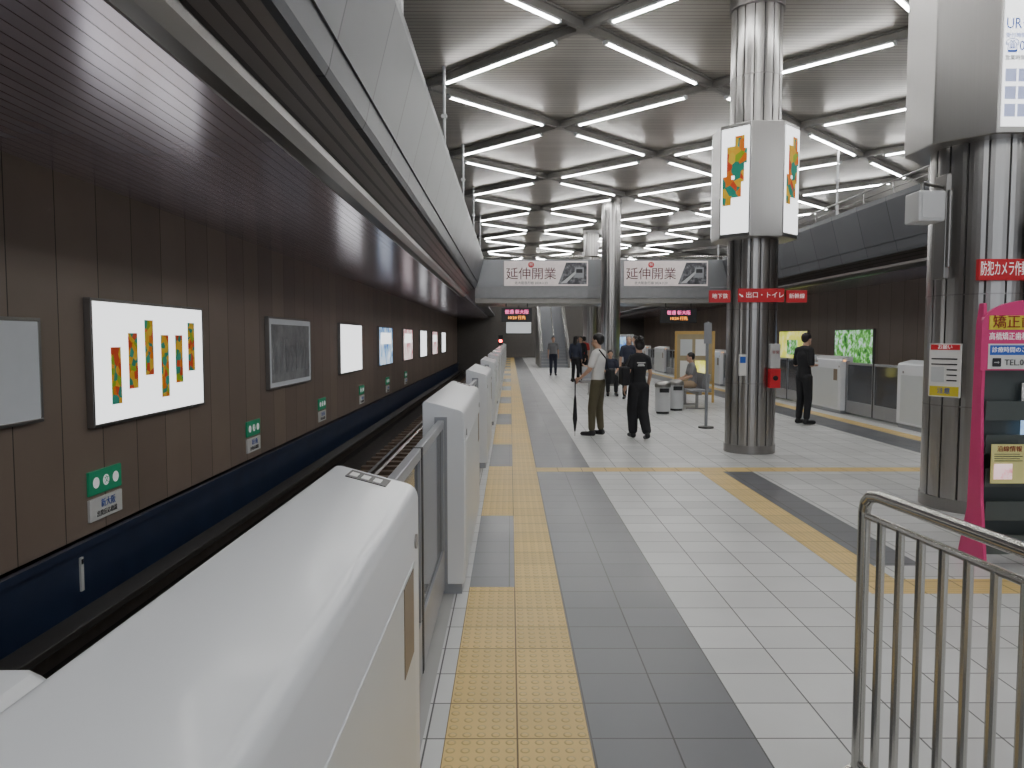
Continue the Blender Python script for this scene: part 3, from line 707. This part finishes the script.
def person(loc,rot,label,pose={},top=CW,bot=CB,hair=HAIR,style='short',scale=1,wide=1,vox=.011,sleeve=.75,shoes=BLACK,tw=1):
    J=dict(BASE); J.update(pose)
    r=root('person',loc,rot=rot,label=label,category='person'); r.scale=(scale,)*3
    b=MB(); V=Vector
    cap(b,J['pel'],J['wa'],.145*tw,.12*tw,.7); cap(b,J['wa'],J['ch'],.12*tw,.15*tw,.7); cap(b,J['ch'],J['nb'],.15*tw,.08,.66)
    cap(b,J['nb'],J['hd'],.055,.05)
    h=V(J['hd']); tilt=V(J.get('look',(0,1,0))).normalized()
    b.ell(h+V((0,-.005,.03)),(.075,.092,.09)); b.ell(h+tilt*.022+V((0,0,-.035)),(.056,.068,.07)); b.ell(h+tilt*.092+V((0,0,-.008)),(.013,.018,.022))
    b.ell(h+tilt*.082+V((0,0,-.05)),(.024,.014,.009))
    for sx in (-1,1): b.ell(h+V((sx*.078,-.005,0)),(.012,.018,.03))
    for s_ in 'LR':
        S_,E,W=J['s'+s_],J['e'+s_],J['w'+s_]; sg=-1 if s_=='L' else 1
        cap(b,J['nb'],S_,.06,.055*tw); cap(b,S_,E,.05*tw,.038*tw); cap(b,E,W,.038*tw,.026)
        d=(V(W)-V(E)).normalized(); side=V((0,1,0)); side=(side-d*side.dot(d)).normalized() if abs(d.y)<.9 else V((sg*-1,0,0))
        inn=d.cross(side)
        pc=V(W)+d*.055; cap(b,W,pc,.028,.032,.6)
        if inn.x*sg>0: inn=-inn
        for fi,(o_,fl) in enumerate(((-.026,.065),(-.009,.078),(.009,.073),(.026,.055))):
            a0=pc+d*.02+side*o_; a1=a0+d*fl*.55+inn*.008; a2=a1+d*fl*.35+inn*.025
            cap(b,a0,a1,.0095,.009,1,8); cap(b,a1,a2,.009,.0085,1,8)
        a0=V(W)+d*.03+side*.028; a1=a0+side*.022+d*.028; a2=a1+d*.028+inn*.01
        cap(b,a0,a1,.012,.0105,1,8); cap(b,a1,a2,.0105,.009,1,8)
        H,K,A=J['h'+s_],J['k'+s_],J['a'+s_]
        cap(b,H,K,.085,.055); cap(b,K,lerp(K,A,.35),.055,.055); cap(b,lerp(K,A,.35),A,.055,.037)
        toe=J.get('t'+s_,(A[0]+sg*.02,A[1]+.16,A[2]-.045)); cap(b,(A[0],A[1],A[2]-.03),toe,.035,.03,.8)
    fuse(b,'body',SKIN,r,vox)
    b=MB()
    cap(b,lerp(J['pel'],J['wa'],.2),J['wa'],.152*tw,.135*tw,.74); cap(b,J['wa'],J['ch'],.135*tw,.162*tw,.72); cap(b,J['ch'],lerp(J['ch'],J['nb'],.75),.162*tw,.12,.7)
    for s_ in 'LR':
        cap(b,lerp(J['nb'],J['s'+s_],.3),J['s'+s_],.07,.068*tw); cap(b,J['s'+s_],lerp(J['s'+s_],J['e'+s_],sleeve),.066*tw,.058*tw)
        if sleeve>=1: cap(b,J['e'+s_],lerp(J['e'+s_],J['w'+s_],.9),.055,.04)
    fuse(b,'shirt',top,r,max(vox,.013),6)
    b=MB(); cap(b,J['pel'],lerp(J['pel'],J['wa'],.45),.155,.138*tw,.76)
    for s_ in 'LR':
        H,K,A=J['h'+s_],J['k'+s_],J['a'+s_]
        cap(b,H,K,.097,.073*wide); cap(b,K,lerp(K,A,.88),.073*wide,.058*wide)
    fuse(b,'trousers',bot,r,max(vox,.013),5)
    for s_ in 'LR':
        A=J['a'+s_]; sg=-1 if s_=='L' else 1; toe=J.get('t'+s_,(A[0]+sg*.02,A[1]+.16,A[2]-.045))
        b=MB(); cap(b,(A[0],A[1]-.03,A[2]-.04),toe,.046,.042,.9); cap(b,(A[0],A[1]-.03,A[2]-.04),A,.045,.045)
        fuse(b,'shoe',shoes,r,.012,3)
    b=MB(); hh=h+V((0,-.012,.045)); b.ell(hh-tilt*.012,(.088,.1,.09)); b.ell(hh-tilt*.05+V((0,0,-.05)),(.075,.06,.075))
    if style=='bun': b.ell(hh-tilt*.1+V((0,0,.06)),(.055,.05,.055)); b.ell(hh-tilt*.06+V((0,0,-.05)),(.085,.05,.08))
    if style=='long': b.ell(hh-tilt*.07+V((0,0,-.13)),(.085,.05,.14))
    ho=fuse(b,'hair',hair,r,.01,2)
    bm=bmesh.new(); bm.from_mesh(ho.data)
    dl=[v for v in bm.verts if (v.co-h).dot(tilt)>.035 and v.co.z<h.z+.055]
    bmesh.ops.delete(bm,geom=dl,context='VERTS'); bm.to_mesh(ho.data); bm.free()
    for sx in (-1,1):
        b=MB(); b.ell(h+tilt*.084+V((sx*.03,0,.012)),(.012,.006,.006)); b.obj('eye',[BLACK],r)
    return r
p=person((1.48,12.6,0),math.radians(62),'man in white t-shirt and olive trousers standing with an umbrella',
  dict(eL=(-.22,.06,1.13),wL=(-.2,.24,.98),eR=(.21,.02,1.13),wR=(.17,.22,1.16),look=(0,.95,-.3),aL=(-.12,.06,.09),kL=(-.11,.06,.49)),CW,OLV,style='short')
def local_to_world(r,v): return Matrix.Translation(r.location)@Matrix.Rotation(r.rotation_euler.z,4,'Z')@Vector(v)
hw=local_to_world(p,(-.2,.33,.93))
u=root('umbrella',(hw.x,hw.y,0),label='folded black umbrella held point down on the floor',category='umbrella')
b=MB(); b.cyl((0,0,.0),(0,0,.1),.006,8); b.obj('tip',[STEELD],u)
b=MB(); b.cyl((0,0,.08),(0,0,.3),.012,14,0,.04); b.cyl((0,0,.3),(0,0,.62),.04,14,0,.022); b.cyl((0,0,.62),(0,0,.7),.022,14,0,.01); b.obj('canopy',[CB],u,smooth=True)
b=MB(); b.pipe([(0,0,.7),(0,0,.93),(-.02,0,.97),(-.06,0,.97),(-.07,0,.93)],.011,10); b.obj('handle',[BLACK],u,smooth=True)
q=local_to_world(p,(.05,-.2,1.0))
u=root('shoulder_bag',(q.x,q.y,q.z),rot=math.radians(62),label='small black shoulder bag hanging at the man’s back',category='bag')
b=MB(); b.box(-.12,.12,-.05,.05,-.12,.14); b.obj('pouch',[CB],u,bevel=.03)
b=MB(); b.pipe([(-.1,0,.13),(-.13,.02,.3),(-.16,.14,.46)],.012,8); b.obj('strap',[CB],u)
p=person((2.1,12.2,0),math.radians(6),'woman in black walking away with shoulder bag and wide trousers',
  dict(kL=(-.08,.1,.5),aL=(-.08,.05,.1),kR=(.08,.03,.48),aR=(.09,-.22,.12),tR=(.1,-.08,.04),sL=(-.14,-.01,1.37),sR=(.14,-.01,1.37),eL=(-.2,-.05,1.12),wL=(-.24,-.02,.9),eR=(.2,.0,1.12),wR=(.2,.12,.92)),CB,CB,style='bun',scale=.96,wide=1.35,sleeve=.6,tw=.86)
b=MB()
for q_,wd in ((1.3,.07),(1.275,.05),(1.25,.06)): b.box(-wd,wd,-.136,-.131,q_,q_+.013)
b.obj('shirt_print',[WHITE],p)
q=local_to_world(p,(-.25,-.03,1.05))
u=root('shoulder_bag',(q.x,q.y,q.z),label='black tote bag hanging from the woman’s shoulder',category='bag')
b=MB(); b.box(-.07,.07,-.17,.17,-.16,.14); b.obj('pouch',[CB],u,bevel=.03)
b=MB(); b.pipe([(0,-.1,.13),(.1,0,.33),(0,.1,.13)],.012,8); b.obj('strap',[BLACK],u)
p=person((5.62,14.3,0),math.radians(-70),'man in black uniform standing and looking down at a phone',
  dict(eL=(-.22,-.02,1.12),wL=(-.08,.19,1.18),eR=(.22,-.03,1.12),wR=(.08,.17,1.12),look=(0,.85,-.52),hd=(0,.05,1.585)),CB,CB,style='short',scale=1.02,sleeve=.9)
q=local_to_world(p,(-.01,.27,1.27))
u=root('phone',(q.x,q.y,q.z),rot=math.radians(-70),label='black smartphone held in both hands',category='phone')
b=MB(); b.box(-.037,.037,-.004,.004,-.07,.07); b.obj('case',[BLACK],u,bevel=.003)
b=MB(); b.box(-.033,.033,-.006,-.004,-.064,.064); b.obj('screen',[LBOXD],u)
sit=dict(pel=(0,0,.56),wa=(0,-.02,.7),ch=(0,.0,.9),nb=(0,.02,1.05),nk=(0,.03,1.09),hd=(0,.06,1.22),sL=(-.175,.02,1.01),eL=(-.22,.08,.77),wL=(-.12,.3,.68),sR=(.175,.02,1.01),eR=(.22,.08,.77),wR=(.12,.3,.68),
 hL=(-.09,.02,.56),kL=(-.12,.44,.54),aL=(-.12,.46,.09),hR=(.09,.02,.56),kR=(.12,.44,.54),aR=(.12,.5,.09),look=(0,.9,-.4))
person((4.38,18.0,0),math.radians(90),'seated person in grey shirt and beige trousers on the bench',sit,CGR,CBEI,style='short',vox=.014,scale=.97)
person((3.2,20.2,0),math.radians(170),'person in dark clothes standing near the benches',{},CNAV,CB,style='long',vox=.014,hair=GREYH)
person((2.9,21.75,0),math.radians(180),'seated person in dark clothes on the second bench',sit,CNAV,CB,style='short',vox=.015,scale=.97)
person((2.75,29.2,0),math.radians(150),'person in black jacket standing under the footbridge',{},CB,CB,style='short',vox=.015,sleeve=1)
person((2.45,28.0,0),math.radians(-30),'person in dark navy clothes near the stairs',{},CNAV,CB,style='long',vox=.015,sleeve=1)
person((3.05,31,0),math.radians(20),'person in red top standing near the stairs',{},CRED,CB,style='short',vox=.015)
person((1.9,33,0),math.radians(180),'person in grey shirt standing in front of the stairs',{},CGR,CNAV,style='short',vox=.015)
person((4.0,24,0),math.radians(100),'person in white shirt waiting near the column',{},CW,CNAV,style='long',vox=.015)
